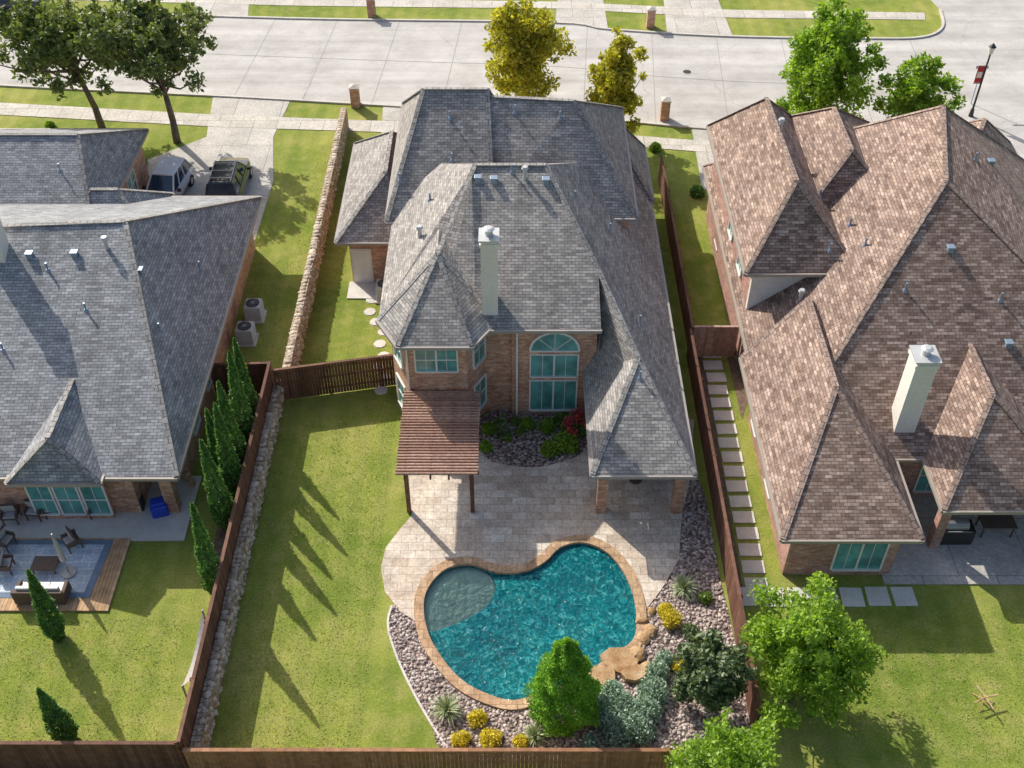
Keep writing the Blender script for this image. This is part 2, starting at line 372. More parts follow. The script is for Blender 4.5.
def quads(name,V,mat,parent=None):
    n=len(V)//4; loc=np.zeros(3)
    if parent is None:
        loc=(V.min(0)+V.max(0))/2; loc[2]=V[:,2].min(); V=V-loc
    me=bpy.data.meshes.new(name); me.vertices.add(n*4); me.vertices.foreach_set('co',V.ravel())
    me.loops.add(n*4); me.loops.foreach_set('vertex_index',np.arange(n*4,dtype=np.int32))
    me.polygons.add(n); me.polygons.foreach_set('loop_start',np.arange(n,dtype=np.int32)*4)
    me.materials.append(mat); me.update(calc_edges=True); me.validate()
    ob=bpy.data.objects.new(name,me); ob.location=tuple(loc); link(ob,parent); return ob
def inblobs(C,R,n,k=2.2):
    C=np.array(C);R=np.array(R); w=R**2/np.sum(R**2); idx=np.random.choice(len(C),n,p=w)
    d=np.random.normal(size=(n,3)); d/=np.linalg.norm(d,axis=1)[:,None]
    return C[idx]+d*(R[idx]*np.random.rand(n)**(1/k))[:,None]
def tree(name,x,y,h,r,crown0,mat,n=14000,leaf=.15,M_=70,lean=(0,0),tr=.16,taper=0.0,cl=.27,kk=1.7,limbs=26):
    e=empty(name,(x,y,0)); cz=(h+crown0)/2; rz_=(h-crown0)/2
    cx,cy=x+lean[0],y+lean[1]
    C=[];R=[]
    ph=np.random.rand(4)*6.28
    while len(C)<M_:
        d=np.random.normal(size=3); d/=np.linalg.norm(d); q=np.random.uniform(.25,1.0)
        az=math.atan2(d[1],d[0]); lob=1+.13*math.sin(3*az+ph[0]+d[2]*2)+.10*math.sin(5*az+ph[1]-d[2]*3)
        zz=d[2]*q; wr=(1-taper*(zz+1)/2)*lob
        C.append((cx+d[0]*q*r*wr,cy+d[1]*q*r*wr,cz+zz*rz_*(1+.1*math.sin(4*az+ph[2])))); R.append(r*cl*np.random.uniform(.5,1.3)*(max(wr,.3)**.5)*(1.15-.35*q))
    b=B(); f=Vector((x+lean[0]*.3,y+lean[1]*.3,crown0*.9+.3))
    mid=Vector((x+lean[0]*.1+.05,y+lean[1]*.1,crown0*.5))
    b.cyl((x,y,-.1),mid,tr*1.25,tr,10); b.cyl(mid,f,tr,tr*.8,10)
    top=Vector((cx,cy,h-rz_*.5)); b.cyl(f,top,tr*.75,tr*.2,8)
    for i in range(min(limbs,M_)):
        c=Vector(C[i]); s0=f.lerp(top,random.uniform(0,.55)); m_=s0.lerp(c,.5)+Vector((0,0,-.1*r))
        b.cyl(s0,m_,tr*.42,tr*.25,6); b.cyl(m_,c,tr*.25,tr*.08,5)
    b.make('trunk',M['bark'],e,uv=False,smooth=True)
    leaves('crown',inblobs(C,R,n,kk),leaf,mat,e); return e
def cone_tree(name,x,y,h,r,mat,n,leaf,power=.8,base=.05,lean=0,fat=.25):
    t=np.random.rand(n)**1.25; a=np.random.rand(n)*2*np.pi
    prof=np.minimum(1,(t+.04)/fat)**.5*(1-t)**power
    lump=1+.13*np.sin(a*5+t*17+x)+.10*np.sin(a*3-t*29)+.07*np.sin(a*9+t*53)
    rr=r*prof*lump*(.70+.36*np.random.rand(n)**.6)
    P=np.stack([x+rr*np.cos(a)+lean*t,y+rr*np.sin(a),base+t*h],1)
    e=empty(name,(x,y,0)); b=B(); b.cyl((x,y,-.05),(x+lean*.7,y,h*.7),.08,.03,7); b.make('trunk',M['bark'],e,uv=False)
    leaves('crown',P,leaf,mat,e,up=.35); return e
def bush(name,x,y,r,mat,n=1300,leaf=.06,hs=.85,z=0):
    C=[(x,y,z+r*hs*.5)]; R=[r*.85]
    for i in range(7):
        a=random.random()*6.28; C.append((x+math.cos(a)*r*.5,y+math.sin(a)*r*.5,z+r*hs*random.uniform(.3,.8))); R.append(r*.5)
    P=inblobs(C,R,n,3); P[:,2]=z+np.abs(P[:,2]-z)
    return leaves(name,P,leaf,mat)
def tuft(name,x,y,r,mat,n=220):
    V=[]
    for i in range(n):
        a=random.random()*6.28; L=r*random.uniform(.6,1.1); el=random.uniform(.3,1.3)
        d=Vector((math.cos(a)*math.cos(el),math.sin(a)*math.cos(el),math.sin(el))); s=Vector((-math.sin(a),math.cos(a),0))*.018
        p=Vector((x,y,.05)); m_=p+d*L*.6; q=p+d*L+Vector((0,0,-.25*L*math.cos(el)))
        V+=[p-s,p+s,m_+s,m_-s, m_-s,m_+s,q+s*.2,q-s*.2]
    return quads(name,np.array([tuple(v) for v in V]),mat)

# ------------------------------------------------------------------ pool outline
pool_px=[(470,565),(497,573),(525,572),(545,562),(560,548),(582,543),(604,551),(621,568),(632,590),(637,615),(634,640),(615,655),(596,668),(580,682),(545,692),(515,702),(488,696),(462,682),(442,660),(428,635),(423,608),(428,588),(445,570)]
pool=smoothc(GL(pool_px),6)
flat('ground',[(-500,-300),(500,-300),(500,900),(-500,900)],0,M['grass'],[offset(pool,.2)])
near=[(-260,62),(-100,78),(0,86),(225,97),(400,107),(560,116),(690,128),(800,135),(900,133),(950,128),(985,135),(1010,158),(1040,200),(1100,290)]
nearW=smoothc(GL(near),5,False)
far=[(-300,-8),(-100,4),(0,9),(290,19),(550,23),(610,30),(730,37),(860,39),(920,38),(942,28),(940,10)]
farW=smoothc(GL(far),5,False)
farW2=farW+[(31,88),(27,200)]
rightedge=[(60,200),(52,95),(60,40),(60,30)]
roadpoly=nearW+[(52,22),(62,22)]+rightedge[::-1][1:]+[(27,200)]+farW2[::-1][1:]
flat('road',roadpoly,.008,M['concrete'])
b=B(); strip(b,nearW,.18,0,.11); strip(b,farW,.18,0,.11); b.make('kerb',M['kerb'])
b=B()
for k in range(-9,9):
    x0=k*4.6
    def yy(L,x):
        for i in range(len(L)-1):
            if L[i][0]<=x<=L[i+1][0]: return L[i][1]+(L[i+1][1]-L[i][1])*(x-L[i][0])/(L[i+1][0]-L[i][0]+1e-9)
        return None
    a=yy(nearW,x0); c=yy(farW,x0+.9)
    if a and c: strip(b,[(x0,a+.2),(x0+.9,c-.2)],.03,.012,.014)
mid=[]
for k in range(40):
    x0=-44+k*1.9; a=yy(nearW,x0); c=yy(farW,x0)
    if a and c: mid.append((x0,(a+c)/2))
strip(b,mid,.05,.012,.0145)
b.make('road_joints',M['joint'])
mx,my=G(687,72); b=B(); b.cyl((mx,my,.01),(mx,my,.02),.36,.36,20,0); b.cyl((mx,my,.02),(mx,my,.026),.29,.29,20,1); b.make('manhole_cover',[M['kerb'],M['black']],uv=False)
walk_n=GL([(-100,96),(0,103),(215,115),(400,122),(560,130),(700,141),(800,147),(900,146),(960,150),(1000,172)])
walk_s=GL([(-100,107),(0,115),(215,127),(400,133),(560,141),(700,152),(800,158),(900,158),(950,160),(985,185)])
flat('sidewalk',walk_n+walk_s[::-1],.035,M['walk'],thick=.03)
flat('far_sidewalk',GL([(-100,-12),(300,-2),(560,2),(730,10),(925,13),(925,20),(730,18),(560,9),(300,6),(-100,-4)]),.03,M['walk'],thick=.02)
def drive(name,pts,z=.025): flat(name,pts,z,M['drive'],thick=.015)
drive('driveway',[(-22.6,50),(-14.3,47),(-14.2,56),(-15.0,61),(-14.6,65.6),(-19.8,66.2),(-19.2,61),(-22.6,58)])
drive('driveway',GL([(383,107),(470,111),(462,160),(380,160)]))
drive('driveway',GL([(692,129),(735,131),(728,175),(702,190)]))
drive('driveway',GL([(555,24),(608,29),(600,-20),(560,-20)]))
drive('driveway',GL([(667,33),(733,37),(712,-15),(662,-15)]))
drive('driveway',GL([(185,15),(248,18),(250,-15),(205,-15)]))
drive('walkway',GL([(705,150),(716,150),(712,188),(704,190)]),.03)

# ---- patio, pool
deck_px=[(402,420),(694,420),(690,480),(681,520),(679,560),(660,592),(641,616)]
lowpool=offset(pool,.3)
i0=min(range(len(lowpool)),key=lambda i:(lowpool[i][0]-G(640,618)[0])**2+(lowpool[i][1]-G(640,618)[1])**2)
i1=min(range(len(lowpool)),key=lambda i:(lowpool[i][0]-G(421,618)[0])**2+(lowpool[i][1]-G(421,618)[1])**2)
seq=[]; i=i0
while i!=i1: seq.append(lowpool[i]); i=(i+1)%len(lowpool)
deckW=GL(deck_px)+seq+GL([(400,612),(385,592),(381,568),(386,548),(400,530),(412,516),(408,470)])
flat('patio_deck',deckW,.055,M['trav'],[offset(pool,.15)],thick=.05)
bed_px=[(396,600),(388,625),(396,655),(412,690),(430,722),(452,756),(560,762),(700,764),(760,766),(745,690),(733,632),(716,560),(703,490),(684,470),(674,500),(640,520),(580,520),(500,525),(430,535),(402,560)]
bedW=smoothc(GL(bed_px),4)
flat('gravel_bed',bedW,.02,M['gravel'],[offset(pool,.15)],thick=.015)
b=B(); strip(b,smoothc(GL([(392,606),(388,625),(396,655),(412,690),(430,722),(452,756)]),6,False),.08,.0,.06); b.make('bed_edging',M['paver'])
b=B(); o=offset(pool,.36); o2=offset(pool,-.03); n=len(pool)
for i in range(n):
    j=(i+1)%n
    A,Bp,Cp,D=o2[i],o2[j],o[j],o[i]
    b.poly([(A[0],A[1],.10),(Bp[0],Bp[1],.10),(Cp[0],Cp[1],.10),(D[0],D[1],.10)])
    b.poly([(D[0],D[1],.10),(Cp[0],Cp[1],.10),(Cp[0],Cp[1],.0),(D[0],D[1],.0)])
    b.poly([(A[0],A[1],-.02),(Bp[0],Bp[1],-.02),(Bp[0],Bp[1],.10),(A[0],A[1],.10)])
cop=b.make('pool_coping',M['coping'])
pe=empty('swimming_pool',(pool[0][0],pool[0][1],0))
b=B()
for i in range(n):
    j=(i+1)%n
    b.poly([(pool[i][0],pool[i][1],.05),(pool[j][0],pool[j][1],.05),(pool[j][0],pool[j][1],-1.5),(pool[i][0],pool[i][1],-1.5)])
b.make('pool_wall',M['plaster'],pe)
flat('pool_floor',offset(pool,.05),-1.4,M['plaster'],parent=pe)
sh=smoothc(GL([(421,612),(425,590),(443,568),(470,565),(490,575),(495,590),(486,607),(463,621),(428,632)],-.1),5)
flat('water',offset(pool,.02),-.06,M['water'],[sh],parent=pe)
flat('shelf_water',offset(sh,.0),-.06,M['shallow'],parent=pe)
flat('tanning_ledge',offset(sh,-.01),-.16,M['shelf'],thick=1.2,parent=pe)
b=B(); px_,py_=G(452,603,-.16); b.cyl((px_,py_,-.16),(px_,py_,-.15),.14,.14,14); b.cyl((px_,py_,-.15),(px_,py_,-.14),.05,.05,8); b.make('bubbler',M['grey'],pe,uv=False)
# flat flagstone spillway with a few edge stones
random.seed(3); b=B()
def slab(u,v,r,z0,z1,nn=9):
    cx,cy=G(u,v); ring=[]
    for k in range(nn):
        t=2*math.pi*k/nn; q=r*random.uniform(.8,1.12); ring.append((cx+q*math.cos(t)*1.1,cy+q*math.sin(t)*.85))
    b.poly([(p[0],p[1],z1) for p in ring])
    for k in range(nn):
        p,q=ring[k],ring[(k+1)%nn]; b.poly([(p[0],p[1],z0),(q[0],q[1],z0),(q[0],q[1],z1),(p[0],p[1],z1)])
slab(620,662,.72,-.08,.15); slab(602,678,.5,-.08,.19); slab(634,676,.45,0,.26,8)
for i,(u,v,r,zz,sq) in enumerate([(638,655,.34,.1,.5),(643,640,.28,.08,.5),(642,622,.25,.08,.5),(650,632,.30,.08,.5),(587,688,.26,.06,.4),(651,612,.2,.06,.5),(645,670,.3,.12,.4)]):
    p=G(u,v); b.rock((p[0],p[1],zz),r,sq,n=9)
b.make('waterfall_stones',M['boulder'],bevel=.03,uv=False)
def inpoly(p,poly):
    x,y=p; c=False; j=len(poly)-1
    for i in range(len(poly)):
        if (poly[i][1]>y)!=(poly[j][1]>y) and x<(poly[j][0]-poly[i][0])*(y-poly[i][1])/(poly[j][1]-poly[i][1])+poly[i][0]: c=not c
        j=i
    return c
b=B(); po=offset(pool,.4); cnt=0
bx=[p[0] for p in bedW]; by=[p[1] for p in bedW]
while cnt<3200:
    p=(random.uniform(min(bx),max(bx)),random.uniform(min(by),max(by)))
    if inpoly(p,bedW) and not inpoly(p,po) and not inpoly(p,deckW) and p[0]<8.4:
        b.rock((p[0],p[1],.03),random.uniform(.03,.10),.6,n=5); cnt+=1
b.make('river_rocks',M['rock'],uv=False)
hb=smoothc(GL([(477,420),(480,445),(488,460),(508,466),(535,468),(560,463),(580,455),(594,438),(600,405),(540,400)]),4)
flat('planting_bed',hb,.085,M['gravel'],thick=.04)
for u,v,r,m,nn in [(500,426,.30,'lf_mid',700),(515,424,.26,'lf_mid',600),(490,432,.40,'lf_grn',1000),(486,450,.36,'lf_grn',900),(506,440,.3,'lf_mid',700),(528,428,.42,'lf_grn',1000),(545,430,.48,'lf_grn',1100),(550,453,.5,'lf_grn',1500),(566,448,.66,'lf_grn',2400),(575,428,.6,'lf_mid',1600),(588,432,.5,'lf_mid',1300),(560,424,.4,'lf_mid',900),(520,434,.22,'lf_mid',400)]:
    p=G(u,v); bush('garden_shrub',p[0],p[1],r,M[m],nn,.055,z=.05)
for u,v,r,nn in [(577,414,.42,220),(567,420,.3,150),(587,420,.34,170),(572,428,.3,90)]:
    p=G(u,v,1.0); bush('flower_blossoms',p[0],p[1],r,M['lf_red'],nn,.055,z=.72)
    bush('flowering_shrub',p[0],p[1],r*1.1,M['lf_mid'],800,.06,hs=1.9,z=.02)
p=G(503,438); cone_tree('crape_myrtle_shrub',p[0],p[1],1.6,.35,M['lf_mag'],700,.07)

# ------------------------------------------------------------------ building parts
def window(par,o,n,w,h,cols=2,rows=1,frame=.07,name='window',glass='glass',fm='white'):
    n=Vector((n[0],n[1],0)).normalized(); r=Vector((-n.y,n.x,0)); u=Vector((0,0,1)); b=B()
    b.fbox(o,r,n,u,-w/2,w/2,.0,.03,0,h,1)
    for a,c in ((-w/2-frame,-w/2),(w/2,w/2+frame)): b.fbox(o,r,n,u,a,c,0,.08,-frame,h+frame,0)
    b.fbox(o,r,n,u,-w/2,w/2,0,.08,h,h+frame,0); b.fbox(o,r,n,u,-w/2,w/2,0,.12,-frame,0,0)
    for i in range(1,cols): x=-w/2+w*i/cols; b.fbox(o,r,n,u,x-.04,x+.04,.0,.07,0,h,0)
    for i in range(1,rows): z=h*i/rows; b.fbox(o,r,n,u,-w/2,w/2,.0,.06,z-.025,z+.025,0)
    for i in range(cols*2):
        if i%2: x=-w/2+w*i/(cols*2); b.fbox(o,r,n,u,x-.012,x+.012,0,.045,0,h,0)
    return b.make(name,[M[fm],M[glass]],par)
def archwin(par,o,n,w,name='arched_window'):
    n=Vector((n[0],n[1],0)).normalized(); r=Vector((-n.y,n.x,0)); u=Vector((0,0,1)); b=B(); R=w/2; o=Vector(o)
    pts=[o+r*R*math.cos(a)+u*R*.95*math.sin(a)+n*.03 for a in np.linspace(0,math.pi,17)]
    b.poly(pts,1)
    for i in range(16):
        a0,a1=math.pi*i/16,math.pi*(i+1)/16
        p0=o+r*(R+.05)*math.cos(a0)+u*(R*.95+.05)*math.sin(a0)+n*.04; p1=o+r*(R+.05)*math.cos(a1)+u*(R*.95+.05)*math.sin(a1)+n*.04
        b.beam(p0,p1,.1,.1,0,up=n)
    for a in (math.pi/4,math.pi/2,3*math.pi/4):
        b.beam(o+n*.05,o+r*R*math.cos(a)+u*R*.95*math.sin(a)+n*.05,.03,.04,0,up=n)
    b.fbox(o,r,n,u,-R-.08,R+.08,0,.09,-.08,0,0)
    return b.make(name,[M['white'],M['glass']],par)
def hip(par,x0,x1,y0,y1,ze,a,c,mat,cap,fas='fascia',name='roof'):
    b=B(); A,Bc,Cc,D=(x0,y0,ze),(x1,y0,ze),(x1,y1,ze),(x0,y1,ze)
    if abs(c[1]-a[1])>=abs(c[0]-a[0]):
        fs=[(A,Bc,a),(Bc,Cc,c,a),(Cc,D,c),(D,A,a,c)]; hips=[(A,a),(Bc,a),(Cc,c),(D,c),(a,c)]
    else:
        fs=[(A,Bc,c,a),(Bc,Cc,c),(Cc,D,a,c),(D,A,a)]; hips=[(A,a),(D,a),(Bc,c),(Cc,c),(a,c)]
    for f in fs: b.poly(f)
    b.poly([(x0,y1,ze-.01),(x1,y1,ze-.01),(x1,y0,ze-.01),(x0,y0,ze-.01)])
    b.make(name,mat,par)
    roof_trim(par,[A,Bc,Cc,D,A],hips,cap,fas)
def roof_trim(par,eave,hips,cap,fas):
    if hips:
        b=B()
        for p,q in hips:
            if (Vector(p)-Vector(q)).length>.1: b.beam(Vector(p)+Vector((0,0,.012)),Vector(q)+Vector((0,0,.012)),.22,.05)
        b.make('ridge_cap',M[cap],par)
    b=B()
    for p,q in zip(eave[:-1],eave[1:]):
        d=(Vector(q)-Vector(p)).normalized(); o=d.cross(Vector((0,0,1)))*.055
        dz=Vector((0,0,-.09)); b.beam(Vector(p)+o+dz-d*.04,Vector(q)+o+dz+d*.04,.11,.15)
    b.make('gutter',M[fas],par)
def chimney(par,x0,x1,y0,y1,z0,z1,mat='cream'):
    b=B(); b.box(x0,x1,y0,y1,z0,z1); b.box(x0-.06,x1+.06,y0-.06,y1+.06,z1-.25,z1-.12)
    b.make('chimney',M[mat],par)
    b=B(); b.box(x0-.08,x1+.08,y0-.08,y1+.08,z1,z1+.08); cx,cy=(x0+x1)/2,(y0+y1)/2
    b.cyl((cx,cy,z1+.08),(cx,cy,z1+.32),.17,.17,12); b.cyl((cx,cy,z1+.36),(cx,cy,z1+.42),.25,.12,12); b.cyl((cx,cy,z1+.3),(cx,cy,z1+.38),.03,.03,6)
    b.make('chimney_cap',M['lgrey'],par,uv=False)

# ================= main brick house
hs=empty('brick_house',(0,44,0))
b=B()
b.box(.0,3.7,36.2,43,0,5.58)
b.box(-5.35,-.2,36.9,45,0,5.57)
for (p,q) in (((-5.35,36.9),(-4.55,35.12)),((-4.55,35.12),(-1.95,35.12)),((-1.95,35.12),(-1.0,36.9))):
    b.poly([(p[0],p[1],0),(q[0],q[1],0),(q[0],q[1],5.56),(p[0],p[1],5.56)])
b.box(-1.35,.0,36.5,37.5,0,5.56)
b.box(-5.5,5.6,44.2,54.4,0,5.6)
b.box(-8.4,-5.3,46.2,54.5,0,2.95)
b.box(3.72,7.0,34.2,53.2,0,2.85)
b.make('walls',M['brick'],hs)
b=B()
for x in (3.55,6.75): b.box(x,x+.42,30.25,30.67,0,2.85)
b.make('porch_columns',M['brick'],hs)
b=B(); b.box(3.45,7.25,30.2,30.7,2.6,2.84); b.box(3.4,7.3,30.0,34.3,2.80,2.855); b.make('porch_beam',M['fascia'],hs)
def rz(x): return 2.9+1.1017*(7.4-x)
RL,RR=(-1.65,42.7,9.4),(1.5,42.7,9.4)
P0,P1,P2,P3=(-5.75,36.6,5.6),(-3.2,35.8,5.6),(3.8,35.8,5.6),(3.75,38.2,rz(3.75))
W0,W1,W2,W3=(3.25,29.9,2.9),(7.4,29.9,2.9),(5.3,34.4,rz(5.3)),(3.25,36.15,2.9)
E1=(7.4,53.8,2.9); L1=(-5.75,47,5.6)
b=B()
b.poly([P1,P2,P3,RR,RL]); b.poly([P0,P1,RL]); b.poly([P0,RL,L1])
b.poly([W1,E1,RR,P3,W2]); b.poly([W0,W1,W2]); b.poly([W0,W2,W3]); b.poly([W2,P3,W3]); b.poly([P2,(3.8,36.2,2.9),P3])
b.poly([RL,RR,(1.5,50,5.0),(-5.7,50,5.0)]); b.poly([RL,(-5.7,50,5.0),L1]); b.poly([RR,E1,(1.5,50,5.0)])
b.poly([(3.8,35.8,5.58),(-3.2,35.8,5.58),(-3.2,37,5.58),(3.8,37,5.58)])
b.poly([(3.27,36.1,2.88),(7.38,36.1,2.88),(7.38,29.92,2.88),(3.27,29.92,2.88)])
b.make('roof',M['shingG'],hs)
roof_trim(hs,[P1,P2],[(P3,RR),(RL,RR),(W0,W2),(W1,W2),(W2,P3)],'capG','fasciaG')
roof_trim(hs,[W3,W0,W1,E1],[],'capG','fasciaG')
b=B(); A,Bb,Cc,D,T,T2=(-5.77,36.4,5.61),(-4.8,34.7,5.61),(-1.7,34.7,5.61),(-.65,36.4,5.61),(-3.2,38.2,7.8),(-3.2,42,7.8)
b.poly([A,Bb,T]); b.poly([Bb,Cc,T]); b.poly([Cc,D,T]); b.poly([D,(-.65,42,5.61),T2,T]); b.poly([(-5.77,42,5.61),A,T,T2])
b.poly([D,Cc,Bb,A]); b.make('bay_roof',M['shingG'],hs)
roof_trim(hs,[A,Bb,Cc,D],[(A,T),(Bb,T),(Cc,T),(D,T),(T,RL)],'capG','fasciaG')
hip(hs,-6.0,-.9,43.6,55,5.7,(-4.3,48.9,9.8),(-1.2,48.9,9.8),M['shingG'],'capG','fasciaG','front_roof')
hip(hs,-1.3,6.0,44.0,54.6,5.65,(-1,48.7,9.5),(3.0,48.3,9.5),M['shingG'],'capG','fasciaG','front_roof')
hip(hs,-8.95,-5.2,45.7,55.3,3.0,(-6.5,48.6,5.3),(-6.5,52.6,5.3),M['shingG'],'capG','fasciaG','garage_roof')
hip(hs,3.9,7.5,49.5,55.0,3.0,(5.2,51.5,6.2),(5.2,53,6.2),M['shingG'],'capG','fasciaG','porch_roof')
chimney(hs,-1.28,-.6,36.35,37.15,5.0,9.75)
archwin(hs,(1.87,36.2,4.08),(0,-1),2.05)
window(hs,(1.87,36.2,2.55),(0,-1),2.05,1.25,2,1); window(hs,(1.87,36.2,.45),(0,-1),2.05,1.8,2,1)
b=B(); b.box(.72,3.02,36.14,36.198,2.33,2.46); b.box(.72,3.02,36.14,36.198,3.88,3.99); b.make('window_band',M['brick'],hs)
window(hs,(-3.25,35.12,3.85),(0,-1),1.75,1.25,2,2); window(hs,(-3.25,35.12,.6),(0,-1),1.9,1.6,2,1)
nn=Vector((1.78,-.95,0)).normalized()
for z in (.8,3.6): window(hs,(-1.47,36.0,z),(nn.x,nn.y),.95,1.6,1,2)
nn2=Vector((-1.78,-.8,0)).normalized()
for z in (.8,3.6): window(hs,(-4.95,36.0,z),(nn2.x,nn2.y),.95,1.6,1,2)
b=B(); b.beam((.22,36.12,.1),(.22,36.12,5.5),.09,.09,up=(0,1,0)); b.beam((-4.5,35.05,.1),(-4.5,35.05,5.5),.07,.07,up=(0,1,0)); b.make('downspout',M['white'],hs)
b=B(); b.box(-8.3,-7.35,46.12,46.19,.05,2.15); b.box(-8.36,-7.29,46.15,46.198,0,2.22); b.make('side_door',M['white'],hs)
b=B(); b.box(4.6,6.4,34.12,34.19,.1,2.3); b.make('patio_door',M['glass'],hs)
flat('side_pad',[(-8.6,44.8),(-6.0,44.8),(-6.0,46.2),(-8.6,46.2)],.06,M['paver'],thick=.05)
b=B(); b.cyl((5.4,32.2,.72),(5.4,32.2,.76),.6,.6,20); b.cyl((5.4,32.2,.06),(5.4,32.2,.72),.06,.06,8); b.cyl((5.4,32.2,.055),(5.4,32.2,.09),.3,.3,14); b.make('patio_table',M['wicker'],uv=False)

pg=empty('pergola',(-3,32.6,0)); b=B()
for k in range(30):
    y=30.0+k*.165; b.box(-4.72+random.uniform(-.02,.02),-1.38+random.uniform(-.02,.02),y,y+.055,2.76,2.87)
b.make('slats',M['perg'],pg)
b=B()
for x in (-4.4,-3.35,-2.6,-1.75): b.box(x,x+.07,29.9,35.05,2.58,2.755)
for y in (30.35,34.9): b.box(-4.75,-1.35,y,y+.1,2.38,2.575)
for x in (-4.45,-1.75): b.box(x,x+.17,30.3,30.47,.05,2.38)
b.make('posts_and_beams',M['fence'],pg)

# ================= left neighbour
hl=empty('brick_house',(-21,40,0))
b=B(); b.box(-31,-15.7,30.3,49,0,2.95); b.box(-15.7,-14.1,32.4,49.2,0,2.95); b.box(-31,-21.5,48,56,0,3.1); b.box(-23,-18.6,47,49.6,0,2.8)
b.box(-14.6,-14.1,30.3,30.75,0,2.95)
b.make('walls',M['brick'],hl)
b=B(); b.box(-19.9,-16.8,29.98,30.28,0,3.03); b.make('bay_wall',M['brick'],hl)
hip(hl,-32,-13.5,29.7,49.8,3.0,(-26,40.0,7.8),(-17.2,40.6,7.8),M['shingL'],'capG')
hip(hl,-23.6,-18.3,45.6,50.2,2.95,(-21.6,47.9,4.7),(-20.2,47.9,4.7),M['shingL'],'capG')
hip(hl,-32,-21.1,45.4,56.4,3.25,(-27.2,50.6,6.3),(-22.6,50.6,6.3),M['shingL'],'capG')
hip(hl,-20.2,-16.5,29.35,33,3.05,(-18.35,30.2,4.7),(-18.35,35,4.7),M['shingL'],'capG','fascia','gable_roof')
chimney(hl,-22.9,-22.1,38.6,39.5,6,9.2)
for x in (-19.45,-18.35,-17.25): window(hl,(x,29.98,.45),(0,-1),.9,1.7,1,2)
window(hl,(-14.1,37.5,1.0),(1,0),1.3,1.4,2,2); window(hl,(-14.1,34.5,1.0),(1,0),1.0,1.4,1,2)
window(hl,(-21.5,53,1.0),(1,0),1.3,1.3,2,2)
flat('porch_slab',[(-16.2,28.8),(-13.6,28.8),(-13.6,32.4),(-16.2,32.4)],.06,M['paver'],thick=.05)
b=B(); b.rbox((-14.9,30.3),.7,.6,.06,.7,.3); b.rbox((-14.9,30.3),.6,.45,.7,.85,.3); b.make('covered_grill',M['blue'],bevel=.08)
b=B(); b.rbox((-15.9,30.6),.5,.5,.06,.7,.1); b.make('storage_box',M['black'],bevel=.04)
def ac(x,y):
    e=empty('air_conditioner',(x,y,0)); b=B(); b.box(x-.5,x+.5,y-.5,y+.5,0,.1); b.make('pad',M['paver'],e)
    b=B(); b.box(x-.4,x+.4,y-.4,y+.4,.1,.95)
    for k in range(9): z=.18+k*.08; b.box(x-.42,x+.42,y-.42,y+.42,z,z+.025)
    b.make('housing',M['lgrey'],e,bevel=.02)
    b=B(); b.cyl((x,y,.955),(x,y,.975),.34,.34,24); b.make('fan_opening',M['black'],e,uv=False)
    b=B()
    for k in range(8):
        a=math.pi*k/8; b.beam((x-.34*math.cos(a),y-.34*math.sin(a),.985),(x+.34*math.cos(a),y+.34*math.sin(a),.985),.015,.015)
    b.cyl((x,y,.98),(x,y,1.0),.09,.09,12); b.make('fan_guard',M['grey'],e)
ac(-13.1,43.3); ac(-13.2,41.5); ac(-6.6,44.9)

# ================= right neighbour
hr=empty('brick_house',(18,40,0))
b=B(); b.box(10.9,15.2,27.1,36,0,2.85); b.box(11.1,28.5,31.3,52.5,0,2.86); b.box(11.02,15.1,40.3,52.1,0,5.6); b.box(15.1,18.6,44,52.3,0,5.6)
b.make('walls',M['brickR'],hr)
b=B(); b.box(11.0,15.12,40.05,40.29,2.9,5.6); b.make('siding_wall',M['cream'],hr)
hip(hr,10.35,15.7,26.6,37,2.9,(13.1,32.3,5.5),(13.1,38,5.5),M['shingB'],'capB')
hip(hr,10.7,29,30.8,53,2.92,(19,41.2,9.5),(20.6,47.4,9.7),M['shingB'],'capB')
hip(hr,10.55,15.7,39.6,52.6,5.7,(12.95,42.8,8.5),(12.8,50.2,8.6),M['shingB'],'capB')
hip(hr,13.4,19.2,43.2,52.9,5.72,(16.1,45.6,8.4),(16.1,49.6,8.4),M['shingB'],'capB')
hip(hr,16.9,22.6,28.0,36,2.95,(19.3,31.9,5.5),(19.3,38,5.5),M['shingB'],'capB')
hip(hr,21,28.5,48,55.5,2.95,(24.5,51,6.4),(25,52,6.4),M['shingB'],'capB')
chimney(hr,15.75,16.6,31.7,32.6,2.9,7.35)
window(hr,(13.75,27.1,.45),(0,-1),1.9,1.7,2,1)
window(hr,(10.9,31,.8),(-1,0),1.1,1.5,1,2); window(hr,(11.02,42.6,3.6),(-1,0),1.0,1.4,1,2); window(hr,(11.02,45.5,3.6),(-1,0),1.0,1.4,1,2); window(hr,(10.9,34.6,.8),(-1,0),1.1,1.5,1,2)
window(hr,(11.1,48.5,.8),(-1,0),1.1,1.5,1,2)
window(hr,(18.2,31.3,.4),(0,-1),1.9,1.9,2,2); window(hr,(20.8,31.3,.4),(0,-1),1.6,1.9,2,2)
b=B()
for x in (17.15,22.1): b.box(x,x+.4,28.4,28.8,.0,2.9)
b.box(17.2,22.5,28.45,28.75,2.62,2.9); b.make('porch_columns',M['brickR'],hr)
flat('patio_slab',[(14.9,26.6),(24,26.6),(24,31.4),(15.25,31.4),(15.25,27.3),(14.9,27.3)],.06,M['drive'],thick=.05)
def grill(x,y,w):
    e=empty('outdoor_grill',(x,y,0)); b=B(); b.box(x-w/2,x+w/2,y-.35,y+.35,.08,.9); b.make('cabinet',M['black'],e,bevel=.03)
    b=B(); b.cyl((x-w*.3,y,.98),(x+w*.3,y,.98),.25,.25,14); b.box(x-w*.35,x+w*.35,y-.4,y-.36,.95,.98); b.make('lid',M['grey'],e,uv=False)
